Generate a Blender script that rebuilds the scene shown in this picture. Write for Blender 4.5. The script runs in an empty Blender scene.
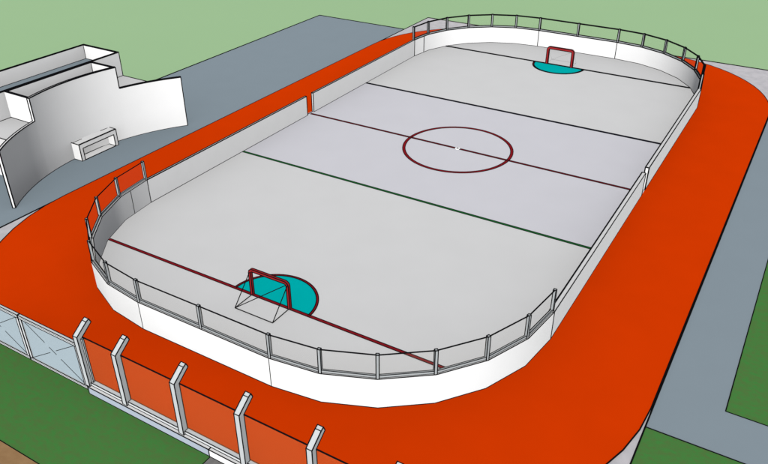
import bpy, math
from math import sin, cos, pi, radians, sqrt, hypot
from mathutils import Vector

scene = bpy.context.scene
COL = scene.collection

# ------------------------------------------------------------------ materials
def lin(c):
    c /= 255.0
    return c / 12.92 if c <= 0.04045 else ((c + 0.055) / 1.055) ** 2.4

def material(name, rgb, rough=0.9, spec=0.0, vary=0.0, scale=6.0, rgb2=None, detail=4.0, stretch=(1, 1, 1), bump=0.0):
    """Procedural paint / ground: the base colour with a soft noise between two tones."""
    m = bpy.data.materials.new(name)
    m.use_nodes = True
    nt = m.node_tree
    b = nt.nodes['Principled BSDF']
    b.inputs['Roughness'].default_value = rough
    b.inputs['Specular IOR Level'].default_value = spec
    if vary or rgb2:
        tc = nt.nodes.new('ShaderNodeTexCoord')
        mp = nt.nodes.new('ShaderNodeMapping')
        mp.inputs['Scale'].default_value = stretch
        nz = nt.nodes.new('ShaderNodeTexNoise')
        nz.inputs['Scale'].default_value = scale
        nz.inputs['Detail'].default_value = detail
        rp = nt.nodes.new('ShaderNodeValToRGB')
        rp.color_ramp.elements[0].position = 0.32
        rp.color_ramp.elements[1].position = 0.68
        lo = rgb2 if rgb2 else tuple(v * (1 - vary) for v in rgb)
        hi = rgb if rgb2 else tuple(v * (1 + vary) for v in rgb)
        rp.color_ramp.elements[0].color = (*lo, 1)
        rp.color_ramp.elements[1].color = (*hi, 1)
        nt.links.new(tc.outputs['Object'], mp.inputs['Vector'])
        nt.links.new(mp.outputs['Vector'], nz.inputs['Vector'])
        nt.links.new(nz.outputs['Fac'], rp.inputs['Fac'])
        nt.links.new(rp.outputs['Color'], b.inputs['Base Color'])
    else:
        b.inputs['Base Color'].default_value = (*rgb, 1)
    return m

def clear_material(name, rgb, amount):
    """Clear sheet with a faint milky film."""
    m = bpy.data.materials.new(name)
    m.use_nodes = True
    nt = m.node_tree
    nt.nodes.remove(nt.nodes['Principled BSDF'])
    out = nt.nodes['Material Output']
    t = nt.nodes.new('ShaderNodeBsdfTransparent')
    d = nt.nodes.new('ShaderNodeBsdfDiffuse')
    d.inputs['Color'].default_value = (*rgb, 1)
    x = nt.nodes.new('ShaderNodeMixShader')
    x.inputs['Fac'].default_value = amount
    nt.links.new(t.outputs[0], x.inputs[1])
    nt.links.new(d.outputs[0], x.inputs[2])
    nt.links.new(x.outputs[0], out.inputs['Surface'])
    return m

M = {}
M['ink'] = material('dark_edge_trim', (0.006, 0.006, 0.007), 0.9)
M['white'] = material('white_board_paint', (0.82, 0.82, 0.82), vary=0.01, scale=1.2)
M['wall'] = material('white_render', (0.82, 0.82, 0.82), vary=0.01, scale=0.8)
M['ice'] = material('light_grey_rink_floor', (0.6566, 0.6566, 0.6566), vary=0.012, scale=0.5)
M['ice_mid'] = material('lilac_grey_rink_floor', (0.6289, 0.6243, 0.6659), vary=0.012, scale=0.5)
M['orange'] = material('orange_track', (0.6659, 0.04254, 0.0004624), vary=0.02, scale=0.6)
M['pad'] = material('pale_concrete', (0.5826, 0.5641, 0.5873), rgb2=(0.4902, 0.4809, 0.504), scale=2.2, detail=8)
M['pave'] = material('blue_grey_pavement', (0.2423, 0.2959, 0.3348), vary=0.008, scale=0.7)
M['lawn'] = material('mown_lawn', (0.058, 0.222, 0.050), rgb2=(0.086, 0.178, 0.050), scale=5.0, detail=12, stretch=(1, 1.7, 1))
M['ground'] = material('pale_green_ground', (0.3468, 0.5318, 0.2941), vary=0.01, scale=0.05)
M['sand'] = material('brown_sand', (0.3501, 0.2121, 0.1024), rgb2=(0.2978, 0.1735, 0.08151), scale=4.0, detail=10)
M['path'] = material('grey_paving', (0.2498, 0.2405, 0.2313), rgb2=(0.1942, 0.1896, 0.185), scale=5.0, detail=8)
M['teal'] = material('teal_paint', (0, 0.4248, 0.4248), vary=0.01, scale=1.0)
M['red'] = material('dark_red_paint', (0.23, 0.010, 0.015))
M['green'] = material('dark_green_paint', (0.012, 0.12, 0.026))
M['navy'] = material('dark_navy_paint', (0.006, 0.008, 0.03))
M['goal'] = material('red_goal_paint', (0.30, 0.016, 0.018), rough=0.6, spec=0.1)
M['steel'] = material('grey_post_paint', (0.36, 0.38, 0.39), vary=0.01, scale=2.0)
M['post'] = material('pale_grey_fence_paint', (0.49, 0.515, 0.525), vary=0.01, scale=2.0)
M['frame'] = material('light_grey_frame_paint', (0.60, 0.62, 0.63), vary=0.01, scale=2.0)
M['kerb'] = material('blue_grey_kerb', (0.3657, 0.418, 0.4859), vary=0.015, scale=2.0)
M['sheet'] = material('blue_grey_gate_sheet', (0.3292, 0.4023, 0.4441), vary=0.01, scale=1.0)
M['roof'] = material('pale_roof_and_shaded_top', (0.6659, 0.6659, 0.6659), vary=0.01, scale=1.0)  # roofs; also greys the white board tops in place of shading
M['pane'] = clear_material('clear_rink_panel', (0.80, 0.70, 0.55), 0.012)
M['fence_pane'] = clear_material('tinted_fence_panel', (0.62, 0.22, 0.07), 0.10)

# ------------------------------------------------------------------ mesh helper
LINE_WEIGHT = 1.5        # thickness of the dark edge trim

class MB:
    def __init__(s):
        s.v, s.f, s.m, s.s = [], [], [], []
    def face(s, pts, mat=0, smooth=False):
        i = len(s.v)
        s.v += [tuple(p) for p in pts]
        s.f.append(tuple(range(i, i + len(pts)))); s.m.append(mat); s.s.append(smooth)
    def box(s, lo, hi, mat=0):
        x0, y0, z0 = lo; x1, y1, z1 = hi
        i = len(s.v)
        s.v += [(x0,y0,z0),(x1,y0,z0),(x1,y1,z0),(x0,y1,z0),(x0,y0,z1),(x1,y0,z1),(x1,y1,z1),(x0,y1,z1)]
        for q in ((3,2,1,0),(4,5,6,7),(0,1,5,4),(1,2,6,5),(2,3,7,6),(3,0,4,7)):
            s.f.append(tuple(i + k for k in q)); s.m.append(mat); s.s.append(False)
    def boxink(s, lo, hi, r, mat=0, ink=1, skip=()):
        s.box(lo, hi, mat)
        s.boxedges(lo, hi, r, ink, skip)
    def boxedges(s, lo, hi, r, ink=1, skip=()):
        x0, y0, z0 = lo; x1, y1, z1 = hi
        for k in (0, 1):
            z = (z0, z1)[k]
            if 'bottom' in skip and k == 0: continue
            s.bar((x0,y0,z),(x1,y0,z),r,ink); s.bar((x1,y0,z),(x1,y1,z),r,ink)
            s.bar((x1,y1,z),(x0,y1,z),r,ink); s.bar((x0,y1,z),(x0,y0,z),r,ink)
        for x in (x0, x1):
            for y in (y0, y1):
                s.bar((x,y,z0),(x,y,z1),r,ink)
    def bar(s, a, b, r, mat=1, n=6, ref=None):
        """round-ish bar with end caps"""
        r *= LINE_WEIGHT
        a = Vector(a); b = Vector(b); d = b - a
        if d.length < 1e-6: return
        d.normalize()
        u = d.orthogonal().normalized() if ref is None else (Vector(ref) - d * Vector(ref).dot(d)).normalized()
        w = d.cross(u)
        i = len(s.v)
        for c in (a, b):
            for k in range(n):
                t = 2 * pi * (k + 0.5) / n
                s.v.append(tuple(c + (u * cos(t) + w * sin(t)) * r))
        for k in range(n):
            j = (k + 1) % n
            s.f.append((i + k, i + j, i + n + j, i + n + k)); s.m.append(mat); s.s.append(False)
        s.f.append(tuple(i + k for k in reversed(range(n)))); s.m.append(mat); s.s.append(False)
        s.f.append(tuple(i + n + k for k in range(n))); s.m.append(mat); s.s.append(False)
    def path(s, pts, r, mat=1, closed=False, n=6):
        """bar swept along a polyline with mitred joints"""
        r *= LINE_WEIGHT
        P = [Vector(p) for p in pts]; N = len(P)
        i = len(s.v)
        for k in range(N):
            if closed: d0 = P[k] - P[k - 1]; d1 = P[(k + 1) % N] - P[k]
            else: d0 = P[k] - P[max(k - 1, 0)]; d1 = P[min(k + 1, N - 1)] - P[k]
            if d0.length < 1e-9: d0 = d1
            if d1.length < 1e-9: d1 = d0
            t = (d0.normalized() + d1.normalized()).normalized()
            up = Vector((0, 0, 1)) if abs(t.z) < 0.95 else Vector((1, 0, 0))
            u = t.cross(up).normalized(); w = u.cross(t)
            sc = 1.0 / max(0.35, t.dot(d1.normalized()))
            for q in range(n):
                a = 2 * pi * (q + 0.5) / n
                s.v.append(tuple(P[k] + (u * cos(a) * sc + w * sin(a)) * r))
        for k in range(N if closed else N - 1):
            k2 = (k + 1) % N
            for q in range(n):
                j = (q + 1) % n
                s.f.append((i + k*n + q, i + k*n + j, i + k2*n + j, i + k2*n + q)); s.m.append(mat); s.s.append(False)
        if not closed:
            s.f.append(tuple(i + q for q in reversed(range(n)))); s.m.append(mat); s.s.append(False)
            s.f.append(tuple(i + (N-1)*n + q for q in range(n))); s.m.append(mat); s.s.append(False)
    def strip(s, A, B, mat=0, smooth=False):
        """quads between two polylines; vertices shared along the strip so that it can be smooth"""
        i = len(s.v); n = len(A)
        s.v += [tuple(p) for p in A] + [tuple(p) for p in B]
        for k in range(n - 1):
            s.f.append((i + k, i + k + 1, i + n + k + 1, i + n + k)); s.m.append(mat); s.s.append(smooth)
    def build(s, name, mats, parent=None, origin=None):
        o = Vector(origin) if origin else Vector((0, 0, 0))
        me = bpy.data.meshes.new(name)
        me.from_pydata([tuple(Vector(v) - o) for v in s.v], [], s.f)
        for k in mats: me.materials.append(M[k])
        me.polygons.foreach_set('material_index', s.m)
        me.polygons.foreach_set('use_smooth', s.s)
        me.update()
        ob = bpy.data.objects.new(name, me)
        COL.objects.link(ob)
        ob.location = o
        if parent is not None:
            ob.parent = parent
            ob.location = o - parent.location
        return ob

def tag(o, label=None, cat=None, group=None, kind=None):
    if label: o['label'] = label
    if cat: o['category'] = cat
    if group: o['group'] = group
    if kind: o['kind'] = kind
    return o

def thing(name, loc, label, cat, group=None):
    o = bpy.data.objects.new(name, None)
    o.empty_display_size = 0.3
    COL.objects.link(o)
    o.location = loc
    return tag(o, label, cat, group)

def structure(mb, name, mats, parent=None):
    o = mb.build(name, mats, parent)
    if parent is None: o['kind'] = 'structure'
    return o

def rounded(hx, hy, r, n, z):
    pts = []
    for sx, sy, a0 in ((1, -1, -90), (1, 1, 0), (-1, 1, 90), (-1, -1, 180)):
        for k in range(n + 1):
            a = radians(a0 + 90.0 * k / n)
            pts.append((sx * (hx - r) + r * cos(a), sy * (hy - r) + r * sin(a), z))
    return pts

# ------------------------------------------------------------------ levels
Z_ICE, Z_TRACK, Z_PAD, Z_PAVE, Z_LAWN, Z_GROUND = 0.0, -0.006, -0.07, -0.076, -0.082, -0.10
PX, PY0, PY1 = 14.24, -23.60, 23.36            # concrete pad
W, L, R, T, H = 10.0, 20.2, 7.0, 0.18, 1.22    # rink: half width, half length, corner radius, board thickness, board height
YC, XC = L - R, W - R
LINE, ZONE = 16.6, 6.40

# ------------------------------------------------------------------ the setting
g = MB()
g.face([(-900, -900, Z_GROUND), (900, -900, Z_GROUND), (900, 1500, Z_GROUND), (-900, 1500, Z_GROUND)])
structure(g, 'ground', ['ground'])

def sheet(name, mat, pts, z, r=0.02, edges=None):
    m = MB()
    P = [(x, y, z) for x, y in pts]
    m.face(P)
    n = len(P)
    for k in (range(n) if edges is None else edges):
        m.bar(P[k], P[(k + 1) % n], r)
    return structure(m, name, [mat, 'ink'])

pad = MB()
pad.face([(-PX, PY0, Z_PAD), (PX, PY0, Z_PAD), (PX, PY1, Z_PAD), (-PX, PY1, Z_PAD)])
pad.bar((-PX, PY1, Z_PAD), (PX, PY1, Z_PAD), 0.034)
pad.bar((PX, PY0, Z_PAD), (PX, PY1, Z_PAD), 0.02)
pad.bar((-PX, PY0, Z_PAD), (-PX, PY1, Z_PAD), 0.028)
structure(pad, 'concrete_base', ['pad', 'ink'])

track = MB()
top = rounded(14.20, 23.45, 9.2, 16, Z_TRACK)[17:51]
near = rounded(14.20, 23.45, 8.6, 12, Z_TRACK)
top = near[:13] + top + near[39:]
bot = [(x, y, Z_PAD - 0.002) for x, y, z in top]
hx = [(x, y - 0.05 if y < 0 else y - 0.1, z) for x, y, z in top]
top = [(x, y, z) for x, y, z in hx]
bot = [(x, y, Z_PAD - 0.002) for x, y, z in top]
track.face(top)
track.strip(top + top[:1], bot + bot[:1])
track.path(top, 0.017, closed=True)
structure(track, 'orange_track', ['orange', 'ink'])

sheet('pavement', 'pave', [(-22.82, -40), (-PX, -40), (-PX, 19.2), (-22.82, 19.2)], Z_PAVE, 0.032, edges=(2, 3))
sheet('side_path', 'pave', [(PX, -15.73), (60, -15.73), (60, -13.72), (16.3, -13.72), (16.3, PY1), (PX, PY1)], Z_PAVE, 0.014, edges=(0, 2, 3, 4))
sheet('lawn', 'lawn', [(-40, -26.53), (3.27, -26.53), (3.27, -23.59), (-40, -23.59)], Z_LAWN, 0.011, edges=(0, 1))
sheet('lawn', 'lawn', [(PX, -40), (60, -40), (60, -15.73), (PX, -15.73)], Z_LAWN, 0.012, edges=(3,))
sheet('lawn', 'lawn', [(16.3, -13.72), (60, -13.72), (60, PY1), (16.3, PY1)], Z_LAWN, 0.012, edges=())
sheet('sand', 'sand', [(-40, -40), (3.27, -40), (3.27, -26.53), (-40, -26.53)], Z_LAWN, 0.01, edges=())
sheet('entrance_path', 'path', [(3.27, -40), (PX, -40), (PX, PY0 - 0.04), (3.27, PY0 - 0.04)], Z_LAWN, 0.01, edges=())

# rink floor and its painted markings
outline = rounded(W + 0.02, L + 0.02, R, 6, Z_ICE)
def cut(pts, lo, hi):
    """clip a convex outline to lo < y < hi"""
    def half(P, f):
        out = []
        for i in range(len(P)):
            a, b = P[i], P[(i + 1) % len(P)]
            fa, fb = f(a), f(b)
            if fa >= 0: out.append(a)
            if fa * fb < 0:
                t = fa / (fa - fb)
                out.append(tuple(a[k] + (b[k] - a[k]) * t for k in range(3)))
        return out
    return half(half(pts, lambda p: p[1] - lo), lambda p: hi - p[1])
floor = MB()
floor.face(cut(outline, -99, -ZONE), 0)
floor.face(cut(outline, -ZONE, ZONE), 1)
floor.face(cut(outline, ZONE, 99), 0)
floor.box((-W - T, -0.33, -0.005), (-W - 0.02, 0.33, 0.0), 1)
floor.box((W + 0.02, -0.33, -0.005), (W + T, 0.33, 0.0), 1)
for sx in (-1, 1):
    floor.bar((sx * (W + 0.10), -0.33, 0.0), (sx * (W + 0.10), 0.33, 0.0), 0.02, 2)
FLOOR = structure(floor, 'rink_floor', ['ice', 'ice_mid', 'ink'])

def stripe(name, y, half, width, mat, r):
    m = MB()
    a, b = y - width / 2, y + width / 2
    m.face([(-half, a, 0.004), (half, a, 0.004), (half, b, 0.004), (-half, b, 0.004)])
    m.bar((-half, a, 0.006), (half, a, 0.006), r)
    m.bar((-half, b, 0.006), (half, b, 0.006), r)
    return structure(m, name, [mat, 'ink'], FLOOR)
def half_at(y):
    return W if abs(y) < YC else XC + sqrt(R * R - (abs(y) - YC) ** 2) - 0.03
stripe('goal_line', -LINE, half_at(LINE), 0.13, 'red', 0.012)
stripe('goal_line', LINE, half_at(LINE), 0.10, 'red', 0.028)
stripe('zone_line', -ZONE, W, 0.13, 'green', 0.012)
stripe('zone_line', ZONE, W, 0.13, 'navy', 0.018)
stripe('centre_line', 0, W, 0.12, 'red', 0.015)

def ring(mb, cx, cy, r0, r1, z, a0, a1, n, mat):
    A = [(cx + r0 * cos(a0 + (a1 - a0) * k / n), cy + r0 * sin(a0 + (a1 - a0) * k / n), z) for k in range(n + 1)]
    B = [(cx + r1 * cos(a0 + (a1 - a0) * k / n), cy + r1 * sin(a0 + (a1 - a0) * k / n), z) for k in range(n + 1)]
    mb.strip(B, A, mat)
    return A, B
c = MB()
A, B = ring(c, 0, 0, 2.91, 3.06, 0.008, 0, 2 * pi, 64, 0)
c.path(A[:-1], 0.014, closed=True, n=4); c.path(B[:-1], 0.014, closed=True, n=4)
structure(c, 'centre_circle', ['red', 'ink'], FLOOR)
c = MB()
c.face([(0.14 * cos(2*pi*k/24), 0.14 * sin(2*pi*k/24), 0.034) for k in range(24)], 0)
c.strip([(0.14 * cos(2*pi*k/24), 0.14 * sin(2*pi*k/24), 0.034) for k in range(25)], [(0.15 * cos(2*pi*k/24), 0.15 * sin(2*pi*k/24), 0.0) for k in range(25)], 0)
c.face([(0.06 * cos(2*pi*k/16), 0.06 * sin(2*pi*k/16), 0.038) for k in range(16)], 1)
structure(c, 'centre_spot', ['white', 'ink'], FLOOR)
for s in (-1, 1):
    c = MB()
    a0, a1 = (0, pi) if s < 0 else (pi, 2 * pi)
    pts = [(1.76 * cos(a0 + pi * k / 32), s * LINE + 1.76 * sin(a0 + pi * k / 32), 0.003) for k in range(33)]
    c.face(pts, 0)
    A, B = ring(c, 0, s * LINE, 1.77, 1.86, 0.006, a0, a1, 32, 1)
    r = 0.016 if s < 0 else 0.028
    c.path(A, r, mat=2, n=4); c.path(B, r, mat=2, n=4)
    structure(c, 'goal_crease', ['teal', 'red', 'ink'], FLOOR)

# ------------------------------------------------------------------ boards
GAP = 0.33
def side_board(sx, sy, label):
    y0, y1 = sorted((sy * GAP, sy * (YC - 0.003)))
    tk = T if sx > 0 else 0.11
    x0, x1 = sorted((sx * W, sx * (W + tk)))
    m = MB()
    m.box((x0, y0, Z_TRACK), (x1, y1, H - 0.012))
    m.box((x0, y0, H - 0.012), (x1, y1, H), 2)  # top of the white board, its duller light put into a greyer colour
    r_in = 0.024 if sx > 0 else 0.020
    r = 0.015 if (sx > 0 and sy < 0) else 0.02
    xi, xo = sx * W, sx * (W + tk)
    m.bar((xi, y0, H), (xi, y1, H), r_in)
    m.bar((xo, y0, H), (xo, y1, H), r)
    m.bar((xi, y0, 0), (xi, y1, 0), r * 0.8)
    m.bar((xo, y0, 0), (xo, y1, 0), r * 0.8)
    ye = sy * GAP
    for x in (xi, xo):
        m.bar((x, ye, 0), (x, ye, H), 0.022)
    m.bar((xi, ye, H), (xo, ye, H), 0.022)
    yf = sy * (YC - 0.003)
    for x in (xi, xo):
        m.bar((x, yf, 0), (x, yf, H), 0.016)
    o = m.build('side_board', ['white', 'ink', 'roof'], origin=(sx * (W + T / 2), sy * (YC + GAP) / 2, 0))
    tag(o, label, 'rink board', 'straight side boards of the rink')
side_board(-1, -1, 'white straight rink side board nearer the curved white building, in front of the centre gap')
side_board(-1, 1, 'white straight left rink board beyond the centre gap, beside the far pavement')
side_board(1, -1, 'white straight right rink board running from the centre gap to the near glazed end')
side_board(1, 1, 'white straight right rink board running from the centre gap to the far goal end')

def end_board(s, label):
    """U-shaped end of the rink: s = -1 near, +1 far"""
    root = thing('end_board', (0, s * L, 0), label, 'rink board', 'glazed end boards of the rink')
    def curve(off, side):              # side -1 left corner, +1 right corner, ordered from the side to the end wall
        pts = []
        for k in range(7):
            a = radians(15 * k)
            pts.append((side * (XC + (R + off) * cos(a)), s * (YC + (R + off) * sin(a))))
        return pts
    k_thin = 0.012 if s < 0 else 0.024
    m = MB()
    def wall(pin, pout, smooth):
        def up(p, z): return [(x, y, z) for x, y in p]
        m.strip(up(pin, 0.0), up(pin, H), 0, smooth)
        m.strip(up(pout, Z_TRACK), up(pout, H), 0, smooth)
        m.strip(up(pin, H), up(pout, H), 2, False)  # greyer top face imitates shading on the white boards
    li, lo = curve(0, -1), curve(T, -1)
    ri, ro = curve(0, 1), curve(T, 1)
    wall(li, lo, True); wall(ri, ro, True)
    wall([li[-1], ri[-1]], [lo[-1], ro[-1]], False)
    for p in (li[0], ri[0]):
        x, y = p
        xo = x + (T if x > 0 else -T)
        m.face([(x, y, 0), (xo, y, 0), (xo, y, H), (x, y, H)])
    full_in = li + ri[::-1]; full_out = lo + ro[::-1]
    for P, z, r in ((full_in, H, k_thin * 1.1), (full_out, H, k_thin), (full_in, 0.0, k_thin * .85), (full_out, 0.0, k_thin)):
        m.path([(x, y, z) for x, y in P], r)
    for P in (li, ri):                       # joints of the panels
        m.bar((*P[-1], 0), (*P[-1], H), k_thin * .85)
    for P in (lo, ro):
        m.bar((*P[-1], 0), (*P[-1], H), k_thin * .85)
        m.bar((*P[0], 0), (*P[0], H), k_thin * .85)
    for P in (li,):
        m.bar((*P[0], 0), (*P[0], H), k_thin)
        q = (P[0][0] + (P[1][0] - P[0][0]) * .65, P[0][1] + (P[1][1] - P[0][1]) * .65)
        m.bar((*q, 0), (*q, H), k_thin)
    m.build('board_panel', ['white', 'ink', 'roof'], root)
    # frame on top of the boards
    mid = [((a[0] + b[0]) / 2, (a[1] + b[1]) / 2) for a, b in zip(full_in, full_out)]
    ZT, w = 2.14, 0.05
    rail = MB()
    inn = [((a[0] * .68 + b[0] * .32), (a[1] * .68 + b[1] * .32)) for a, b in zip(full_in, full_out)]
    out = [((a[0] * .32 + b[0] * .68), (a[1] * .32 + b[1] * .68)) for a, b in zip(full_in, full_out)]
    up = lambda P, z: [(x, y, z) for x, y in P]
    zb = H + 0.10
    rail.strip(up(inn, H), up(inn, zb)); rail.strip(up(out, H), up(out, zb)); rail.strip(up(inn, zb), up(out, zb))
    for P, z in ((inn, zb), (out, zb), (out, H)):
        rail.path(up(P, z), k_thin * .8)
    rail.build('bottom_rail', ['steel', 'ink'], root)
    tr = MB()
    tr.path(up(mid, ZT), 0.017 if s < 0 else 0.038, mat=0)
    tr.build('top_rail', ['ink'], root)
    posts = mid[:7] + [(0, s * (L + T / 2))] + mid[7:]
    for i, (x, y) in enumerate(posts):
        if i < 7: a = math.atan2(y - s * YC, x + XC)
        elif i == 7: a = s * pi / 2
        else: a = math.atan2(y - s * YC, x - XC)
        n = Vector((cos(a), sin(a), 0)); t = Vector((-sin(a), cos(a), 0))
        p = MB()
        c = Vector((x, y, 0))
        hw = w if s < 0 else 0.055
        q = [c + n * (u * hw) + t * (v * hw) for u, v in ((1, 1), (-1, 1), (-1, -1), (1, -1))]
        z0, z1 = zb, ZT + 0.03
        for k in range(4):
            A, B = q[k], q[(k + 1) % 4]
            p.face([(A.x, A.y, H + .001), (B.x, B.y, H + .001), (B.x, B.y, z1), (A.x, A.y, z1)])
            kk = k_thin if s < 0 else 0.022
            p.bar((A.x, A.y, H), (A.x, A.y, z1), kk)
            p.bar((A.x, A.y, z1), (B.x, B.y, z1), kk)
        p.face([(v.x, v.y, z1) for v in q])
        p.build('post', ['steel', 'ink'], root)
    for i in range(len(posts) - 1):
        (x0, y0), (x1, y1) = posts[i], posts[i + 1]
        d = Vector((x1 - x0, y1 - y0, 0)); ln = d.length; d.normalize(); n = Vector((-d.y, d.x, 0)) * 0.004
        a = Vector((x0, y0, 0)) + d * 0.06; b = Vector((x1, y1, 0)) - d * 0.06
        g = MB()
        i0 = len(g.v)
        for z in (zb + .005, ZT - .03):
            for v in (a + n, b + n, b - n, a - n): g.v.append((v.x, v.y, z))
        for qd in ((3,2,1,0),(4,5,6,7),(0,1,5,4),(1,2,6,5),(2,3,7,6),(3,0,4,7)):
            g.f.append(tuple(i0 + k for k in qd)); g.m.append(0); g.s.append(False)
        g.build('glass_pane', ['pane'], root)
end_board(-1, 'white curved end board with glass frame on top, behind the goal nearest the fence')
end_board(1, 'white curved end board with glass frame on top, behind the far goal')

# ------------------------------------------------------------------ goals
def goal(s, label):
    root = thing('hockey_goal', (0, s * LINE, 0), label, 'goal', 'hockey goals')
    gw, gh, dep = 0.915, 1.20, 1.06
    fr = MB()
    rr = 0.14
    pts = [(-gw, 0, 0), (-gw, 0, gh - rr)]
    for k in range(1, 5):
        a = pi - k * pi / 2 / 4
        pts.append((-gw + rr + rr * cos(a), 0, gh - rr + rr * sin(a)))
    for k in range(0, 5):
        a = pi / 2 - k * pi / 2 / 4
        pts.append((gw - rr + rr * cos(a), 0, gh - rr + rr * sin(a)))
    pts.append((gw, 0, 0))
    h = 0.052 if s < 0 else 0.075
    prof = [(-h, -h), (h, -h), (h, h), (-h, h)]
    ringed = []
    for k, p in enumerate(pts):
        a = Vector(pts[max(k - 1, 0)]); b = Vector(pts[min(k + 1, len(pts) - 1)])
        t = (b - a).normalized(); n = Vector((-t.z, 0, t.x))
        ringed.append([Vector(p) + n * u + Vector((0, v, 0)) for u, v in prof])
    base = Vector((0, s * LINE, 0))
    for k in range(4):
        j = (k + 1) % 4
        fr.strip([r[k] + base for r in ringed], [r[j] + base for r in ringed], 0)
        fr.path([r[k] + base for r in ringed], 0.014 if s < 0 else 0.018)
    fr.build('goal_frame', ['goal', 'ink'], root)
    nb = MB()
    y0, y1 = s * LINE, s * (LINE + dep)
    r = 0.0115 if s < 0 else 0.002
    nb.bar((-gw, y1, .02), (gw, y1, .02), r * 1.3, 0)
    for x in (-gw, gw):
        nb.bar((x, y0, .02), (x, y1, .02), r * 1.1, 0)
        nb.bar((x, y0, gh - .06), (x, y1, .02), r * 1.1, 0)
    nb.bar((-gw, y1, .02), (gw, y0, gh - .06), r, 0)
    nb.build('net_frame', ['ink'], root)
goal(-1, 'red framed hockey goal on the near goal line, seen from behind')
goal(1, 'red framed hockey goal on the far goal line, facing the viewer')

# ------------------------------------------------------------------ street fence, gates and kerbs
FY = -23.55
post_x = [-2.10, -0.36, 2.10, 4.56, 7.04, 9.50, 11.96, 14.10]
fence = thing('glass_fence', (post_x[0], FY, 0.2), 'long clear panel fence on grey posts bent inward at the top', 'fence')
for i, x in enumerate(post_x):
    m = MB()
    hw, d = 0.095, 0.095
    prof = [(FY - d, 0.201), (FY + d, 0.201), (FY + d, 2.18), (FY + d + 0.43, 2.50), (FY + d + 0.37, 2.655), (FY + d + 0.26, 2.60), (FY - d, 2.27)]
    L0 = [(x - hw, y, z) for y, z in prof]; R0 = [(x + hw, y, z) for y, z in prof]
    m.face(L0); m.face(R0[::-1])
    n = len(prof)
    for k in range(n):
        j = (k + 1) % n
        m.face([L0[k], R0[k], R0[j], L0[j]])
        m.bar(L0[k], L0[j], 0.0125); m.bar(R0[k], R0[j], 0.0125)
        if k not in (): m.bar(L0[k], R0[k], 0.010)
    m.build('post', ['post', 'ink'], fence)
for i in range(len(post_x) - 1):
    a, b = post_x[i] + 0.10, post_x[i + 1] - 0.10
    g = MB(); g.box((a, FY + 0.085, 0.33), (b, FY + 0.10, 2.16))
    g.build('glass_pane', ['fence_pane'], fence)
    g = MB(); g.bar((a - .05, FY + 0.093, 2.17), (b + .05, FY + 0.093, 2.17), 0.017, 0)
    g.build('top_rail', ['ink'], fence)
    g = MB(); g.boxink((a - .004, FY - 0.03, 0.204), (b + .004, FY + 0.12, 0.325), 0.011)
    g.build('bottom_rail', ['frame', 'ink'], fence)
m = MB()
m.boxink((post_x[0] + 0.10, FY + 0.02, 0.33), (post_x[0] + 0.17, FY + 0.075, 2.15), 0.009)
m.build('jamb', ['post', 'ink'], fence)

k1 = MB(); k1.boxink((-2.05, FY - 0.14, Z_LAWN), (3.235, FY + 0.18, 0.20), 0.012)
k1.box((-2.04, FY - 0.135, 0.20), (3.23, FY + 0.175, 0.203), 2)
tag(k1.build('kerb', ['kerb', 'ink', 'white'], origin=(0.6, FY, 0)), 'low blue grey kerb under the fence posts, beside the near lawn', 'kerb', 'kerbs under the street fence')
k2 = MB(); k2.boxink((3.245, FY - 0.14, Z_LAWN), (14.2, FY + 0.18, 0.199), 0.012)
tag(k2.build('kerb', ['white', 'ink'], origin=(8, FY, 0)), 'low white kerb under the fence posts, beside the grey paving', 'kerb', 'kerbs under the street fence')

def gate(x0, x1, label):
    root = thing('gate_leaf', (x0, FY, 0), label, 'gate', 'gate leaves in the street fence')
    z0, z1 = -0.05, 1.90
    f = MB()
    fw, yd = 0.13, 0.05
    f.boxink((x0, FY - yd, z1 - fw), (x1, FY + yd, z1), 0.011)
    f.boxink((x0, FY - yd, z0), (x1, FY + yd, z0 + fw), 0.011)
    f.boxink((x0, FY - yd + .002, z0 + fw), (x0 + .12, FY + yd - .002, z1 - fw), 0.011)
    f.boxink((x1 - .12, FY - yd + .002, z0 + fw), (x1, FY + yd - .002, z1 - fw), 0.011)
    f.boxedges((x0, FY - yd - .001, z0 + fw * .5), (x1, FY + yd, z0 + fw * .5), 0.006)
    f.boxedges((x0, FY - yd - .001, z1 - fw * .5), (x1, FY + yd, z1 - fw * .5), 0.006)
    f.build('gate_frame', ['frame', 'ink'], root)
    s = MB()
    s.box((x0 + .12, FY - 0.012, z0 + fw), (x1 - .12, FY + 0.012, z1 - fw))
    s.build('infill_panel', ['sheet'], root)
    b = MB()
    xa, xb, za, zb = x0 + .14, x1 - .14, z0 + fw + .02, z1 - fw - .02
    def part(p, q, t0, t1):
        P = Vector(p); Q = Vector(q); b.bar(P + (Q - P) * t0, P + (Q - P) * t1, 0.007, 0)
    p, q = (xa, FY - .016, za), (xb, FY - .016, zb)
    part(p, q, 0, .42); part(p, q, .56, 1.0)
    p, q = (xa, FY - .016, zb), (xb, FY - .016, za)
    part(p, q, 0.04, .36); part(p, q, .43, .55); part(p, q, .62, 1.0)
    b.build('cross_brace', ['ink'], root)
gate(-5.14, -2.22, 'blue grey gate leaf with crossed braces, hung on the first bent fence post')
gate(-8.10, -5.18, 'blue grey gate leaf with crossed braces, cut off by the left picture border')

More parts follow.
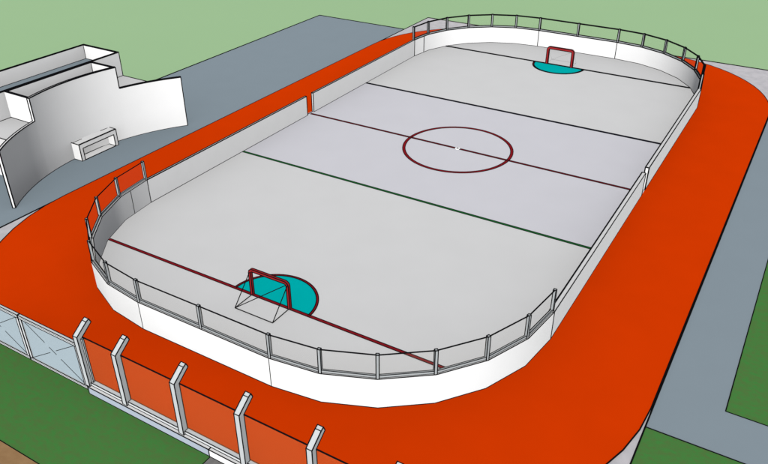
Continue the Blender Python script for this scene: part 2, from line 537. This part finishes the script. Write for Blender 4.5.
# ------------------------------------------------------------------ building
CX, CY, CR, WT = -7.87, -10.93, 9.47, 0.13
def on_arc(y, off=0.0):
    return CX - sqrt((CR + off) ** 2 - (y - CY) ** 2)
bld = thing('curved_building', (-18.5, CY, 0), 'white building with a curved front wall and two open parapet roofs beside the pavement', 'building')
YA0, YA1, YM0, YM1, ZW, ZM = -16.83, -5.10, -13.66, -8.20, 2.90, 4.10
t0, t1 = math.asin((YA0 - CY) / CR), math.asin((YA1 - CY) / CR)
tm0, tm1 = math.asin((YM0 - CY) / CR), math.asin((YM1 - CY) / CR)
def arc(a, b, n, off, z):
    return [(CX - (CR + off) * cos(a + (b - a) * k / n), CY + (CR + off) * sin(a + (b - a) * k / n), z) for k in range(n + 1)]
cw = MB()
def arcwall(a, b, n, z0, z1, top=True):
    pass
N = 24
ts = [t0 + (t1 - t0) * k / N for k in range(N + 1)]
import bisect
for tt in (tm0, tm1): bisect.insort(ts, tt)
i0, i1 = ts.index(tm0), ts.index(tm1)
def P(off, z, seq): return [(CX - (CR + off) * cos(t), CY + (CR + off) * sin(t), z) for t in seq]
mid = ts[i0:i1 + 1]
# front face as one smooth sheet (low band full length, raised band in the middle), same normals
for seq, z0, z1 in ((ts, 0, ZW), (mid, ZW, ZM)):
    cw.strip(P(0, z0 + (Z_PAVE if z0 == 0 else 0), seq), P(0, z1, seq), 0, True)
    cw.strip(P(WT, z0 + (Z_PAVE if z0 == 0 else 0), seq), P(WT, z1, seq), 0, True)
cw.strip(P(0, ZW, ts[:i0 + 1]), P(WT, ZW, ts[:i0 + 1])); cw.strip(P(0, ZW, ts[i1:]), P(WT, ZW, ts[i1:])); cw.strip(P(0, ZM, mid), P(WT, ZM, mid))
for t, za, zb in ((t0, -.08, ZW), (t1, -.08, ZW), (tm0, ZW, ZM), (tm1, ZW, ZM)):
    cw.face([P(0, za, [t])[0], P(WT, za, [t])[0], P(WT, zb, [t])[0], P(0, zb, [t])[0]])
rk = 0.021
for off in (0, WT):
    cw.path(P(off, Z_PAVE, ts), rk * .8)
    cw.path(P(off, ZW, ts[:i0 + 1]), rk); cw.path(P(off, ZW, ts[i1:]), rk * 1.2); cw.path(P(off, ZM, mid), rk * 1.2)
    for t, za, zb in ((t0, Z_PAVE, ZW), (t1, Z_PAVE, ZW), (tm0, ZW, ZM), (tm1, ZW, ZM)):
        cw.bar(P(off, za, [t])[0], P(off, zb, [t])[0], rk)
for t, z in ((t0, ZW), (t1, ZW), (tm0, ZM), (tm1, ZM), (t0, Z_PAVE), (t1, Z_PAVE)):
    cw.bar(P(0, z, [t])[0], P(WT, z, [t])[0], rk)
cw.build('curved_wall', ['wall', 'ink'], bld)

XB, XR, ZR, ZWR = -18.87, -21.85, 3.27, 2.70
YR0, YR1, PT = -14.95, -6.22, 0.09
def parapet_box(name, rect, z0, z1, roof_mat, roof_z, front=False):
    """four thin walls rising past a flat roof"""
    x0, y0, x1, y1 = rect
    m = MB()
    m.box((x0, y0, z0), (x1, y0 + PT, z1)); m.box((x0, y1 - PT, z0), (x1, y1, z1))
    m.box((x0, y0 + PT + .0, z0), (x0 + PT, y1 - PT, z1 - .001))
    if not front: m.box((x1 - PT, y0 + PT, z0), (x1, y1 - PT, z1 - .001))
    r = 0.024
    m.boxedges((x0, y0, z1), (x1, y1, z1), r) if not front else None
    if front:
        for y in (y0, y0 + PT, y1 - PT, y1): m.bar((x0, y, z1), (x1, y, z1), r)
        m.bar((x0 + PT, y0, z1), (x0 + PT, y1, z1), r)
    else:
        m.boxedges((x0 + PT, y0 + PT, z1), (x1 - PT, y1 - PT, z1), r)
        for x in (x0, x1):
            for y in (y0, y1): m.bar((x, y, z0), (x, y, z1), r * .8)
        # inner corners and foot of the walls
        m.boxedges((x0 + PT, y0 + PT, roof_z), (x1 - PT, y1 - PT, roof_z), r * .8)
    for y in (y0 + PT, y1 - PT):
        m.bar((x0 + PT, y, roof_z), (x0 + PT, y, z1), r * .8)
    m.build(name, ['wall', 'ink'], bld)
    f = MB()
    if front:
        ys = [y0 + PT + (y1 - y0 - 2 * PT) * k / 8 for k in range(9)]
        f.strip([(x0 + PT, y, roof_z) for y in ys], [(on_arc(y, WT), y, roof_z) for y in ys])
    else:
        f.face([(x0 + PT, y0 + PT, roof_z), (x1 - PT, y0 + PT, roof_z), (x1 - PT, y1 - PT, roof_z), (x0 + PT, y1 - PT, roof_z)])
    f.build('roof', [roof_mat], bld)
parapet_box('rear_block', (XR, YR0, XB, YR1), -0.08, ZM, 'pave', ZR)
parapet_box('front_block', (XB + .003, YM0, on_arc(YM0, WT) , YM1), ZWR + .003, ZM - .002, 'roof', ZR, front=True)
for ya, yb in ((YR0, YM0), (YM1, YR1)):
    m = MB()
    ys = [ya + (yb - ya) * k / 6 for k in range(7)]
    a = [(XB + .003, y) for y in ys]; b = [(on_arc(y, WT), y) for y in ys]
    up = lambda Q, z: [(x, y, z) for x, y in Q]
    m.strip(up(a, ZWR), up(b, ZWR), 0)
    for k in (0, -1):
        m.face([(*a[k], -.08), (*b[k], -.08), (*b[k], ZWR), (*a[k], ZWR)], 0)
        if ya > YM0 or k: m.bar((*a[k], ZWR), (*b[k], ZWR), 0.022)
    m.bar((*a[0], ZWR), (*a[-1], ZWR), 0.02)
    if ya < YM0 - .5:                                   # the roof slab overhangs the end of this wing
        ye = -15.60
        rim = [(on_arc(ye + (ya - ye) * k / 3, WT) - .003, ye + (ya - ye) * k / 3) for k in range(4)]
        slab = [(XB + .003, ye)] + rim + [(XB + .003, ya)]
        m.face(up(slab, ZWR)); m.face(up(slab[::-1], ZWR - .06))
        m.strip(up(slab + slab[:1], ZWR - .06), up(slab + slab[:1], ZWR))
        m.bar((XB, ye, ZWR), (on_arc(ye, WT), ye, ZWR), 0.018)
    m.build('side_wing', ['roof', 'ink'], bld)

# counter against the wall: open box with a flat top
ct = MB()
x0, x1, y0, y1, zt = -17.38, -16.70, -11.68, -9.17, 0.88
yo0, yo1, zo0, zo1 = y0 + .20, y1 - .20, -0.06, 0.62
rk = 0.019
ct.box((x0, y0, Z_PAVE), (x1, y0 + .20, zo1)); ct.box((x0, y1 - .20, Z_PAVE), (x1, y1, zo1))
ct.box((x0, y0, zo1), (x1, y1, zt))
ct.box((x0, yo0, Z_PAVE), (x1, yo1, zo0))
ct.boxedges((x0, y0, Z_PAVE), (x1, y1, zt), rk)
for a, b in (((x1, yo0, zo0), (x1, yo1, zo0)), ((x1, yo1, zo0), (x1, yo1, zo1)), ((x1, yo1, zo1), (x1, yo0, zo1)), ((x1, yo0, zo1), (x1, yo0, zo0)),
             ((x0 + .1, yo1, zo0), (x0 + .1, yo1, zo1)), ((x0 + .1, yo0, zo0), (x0 + .1, yo1, zo0)), ((x0 + .1, yo1, zo0), (x1, yo1, zo0))):
    ct.bar(a, b, rk)
for ya, yb in ((y0, y0 + .62), (y1 - .62, y1)):
    ct.bar((-17.21, ya, zt + .004), (-17.21, yb, zt + .004), rk * .7)
ct.bar((x1 - .05, y0, zt + .004), (x1 - .05, y1, zt + .004), rk * .7)
tag(ct.build('counter', ['wall', 'ink'], origin=(-17.0, -10.4, 0)), 'low white box counter with an open front, set against the curved building wall', 'counter')

# ------------------------------------------------------------------ camera
cam = bpy.data.cameras.new('camera')
cam.sensor_fit = 'HORIZONTAL'
cam.sensor_width = 36.0
cam.lens = 36.0 * 743.03 / 768.0
cam.clip_end = 4000
co = bpy.data.objects.new('camera', cam)
co.location = (15.8286, -34.513, 17.3019)
co.rotation_euler = (pi / 2 - 0.5416, 0, 0.5378)
COL.objects.link(co)
scene.camera = co

# ------------------------------------------------------------------ daylight
SUN_EL, SUN_AZ = radians(30), radians(22)       # azimuth measured from -Y towards +X
to_sun = Vector((sin(SUN_AZ) * cos(SUN_EL), -cos(SUN_AZ) * cos(SUN_EL), sin(SUN_EL)))
ld = bpy.data.lights.new('sun', 'SUN')
ld.energy = 3.7
ld.angle = radians(0.53)
ld.color = (1.0, 0.99, 0.975)
ld.use_shadow = False                           # the picture shows no cast shadows at all
lo = bpy.data.objects.new('sun', ld)
lo.rotation_euler = (-to_sun).to_track_quat('-Z', 'Y').to_euler()
lo.location = (20, -40, 40)
COL.objects.link(lo)

w = bpy.data.worlds.new('World')
scene.world = w
w.use_nodes = True
nt = w.node_tree
sky = nt.nodes.new('ShaderNodeTexSky')
sky.sky_type = 'NISHITA'
sky.sun_disc = False
sky.sun_elevation = SUN_EL
sky.sun_rotation = math.atan2(to_sun.x, to_sun.y)
sky.air_density = 0.6
sky.dust_density = 0.3
sky.ozone_density = 0.6
hs = nt.nodes.new('ShaderNodeHueSaturation')          # a pale, hazy sky
hs.inputs['Saturation'].default_value = 0.12
nt.links.new(sky.outputs[0], hs.inputs['Color'])
nt.links.new(hs.outputs[0], nt.nodes['Background'].inputs['Color'])
nt.nodes['Background'].inputs['Strength'].default_value = 0.15

vs = scene.view_settings
vs.view_transform = 'Standard'
vs.look = 'None'
vs.gamma = 1.0
vs.use_curve_mapping = False
vs.exposure = 0.03
scene.cycles.diffuse_bounces = 0
scene.cycles.transparent_max_bounces = 32
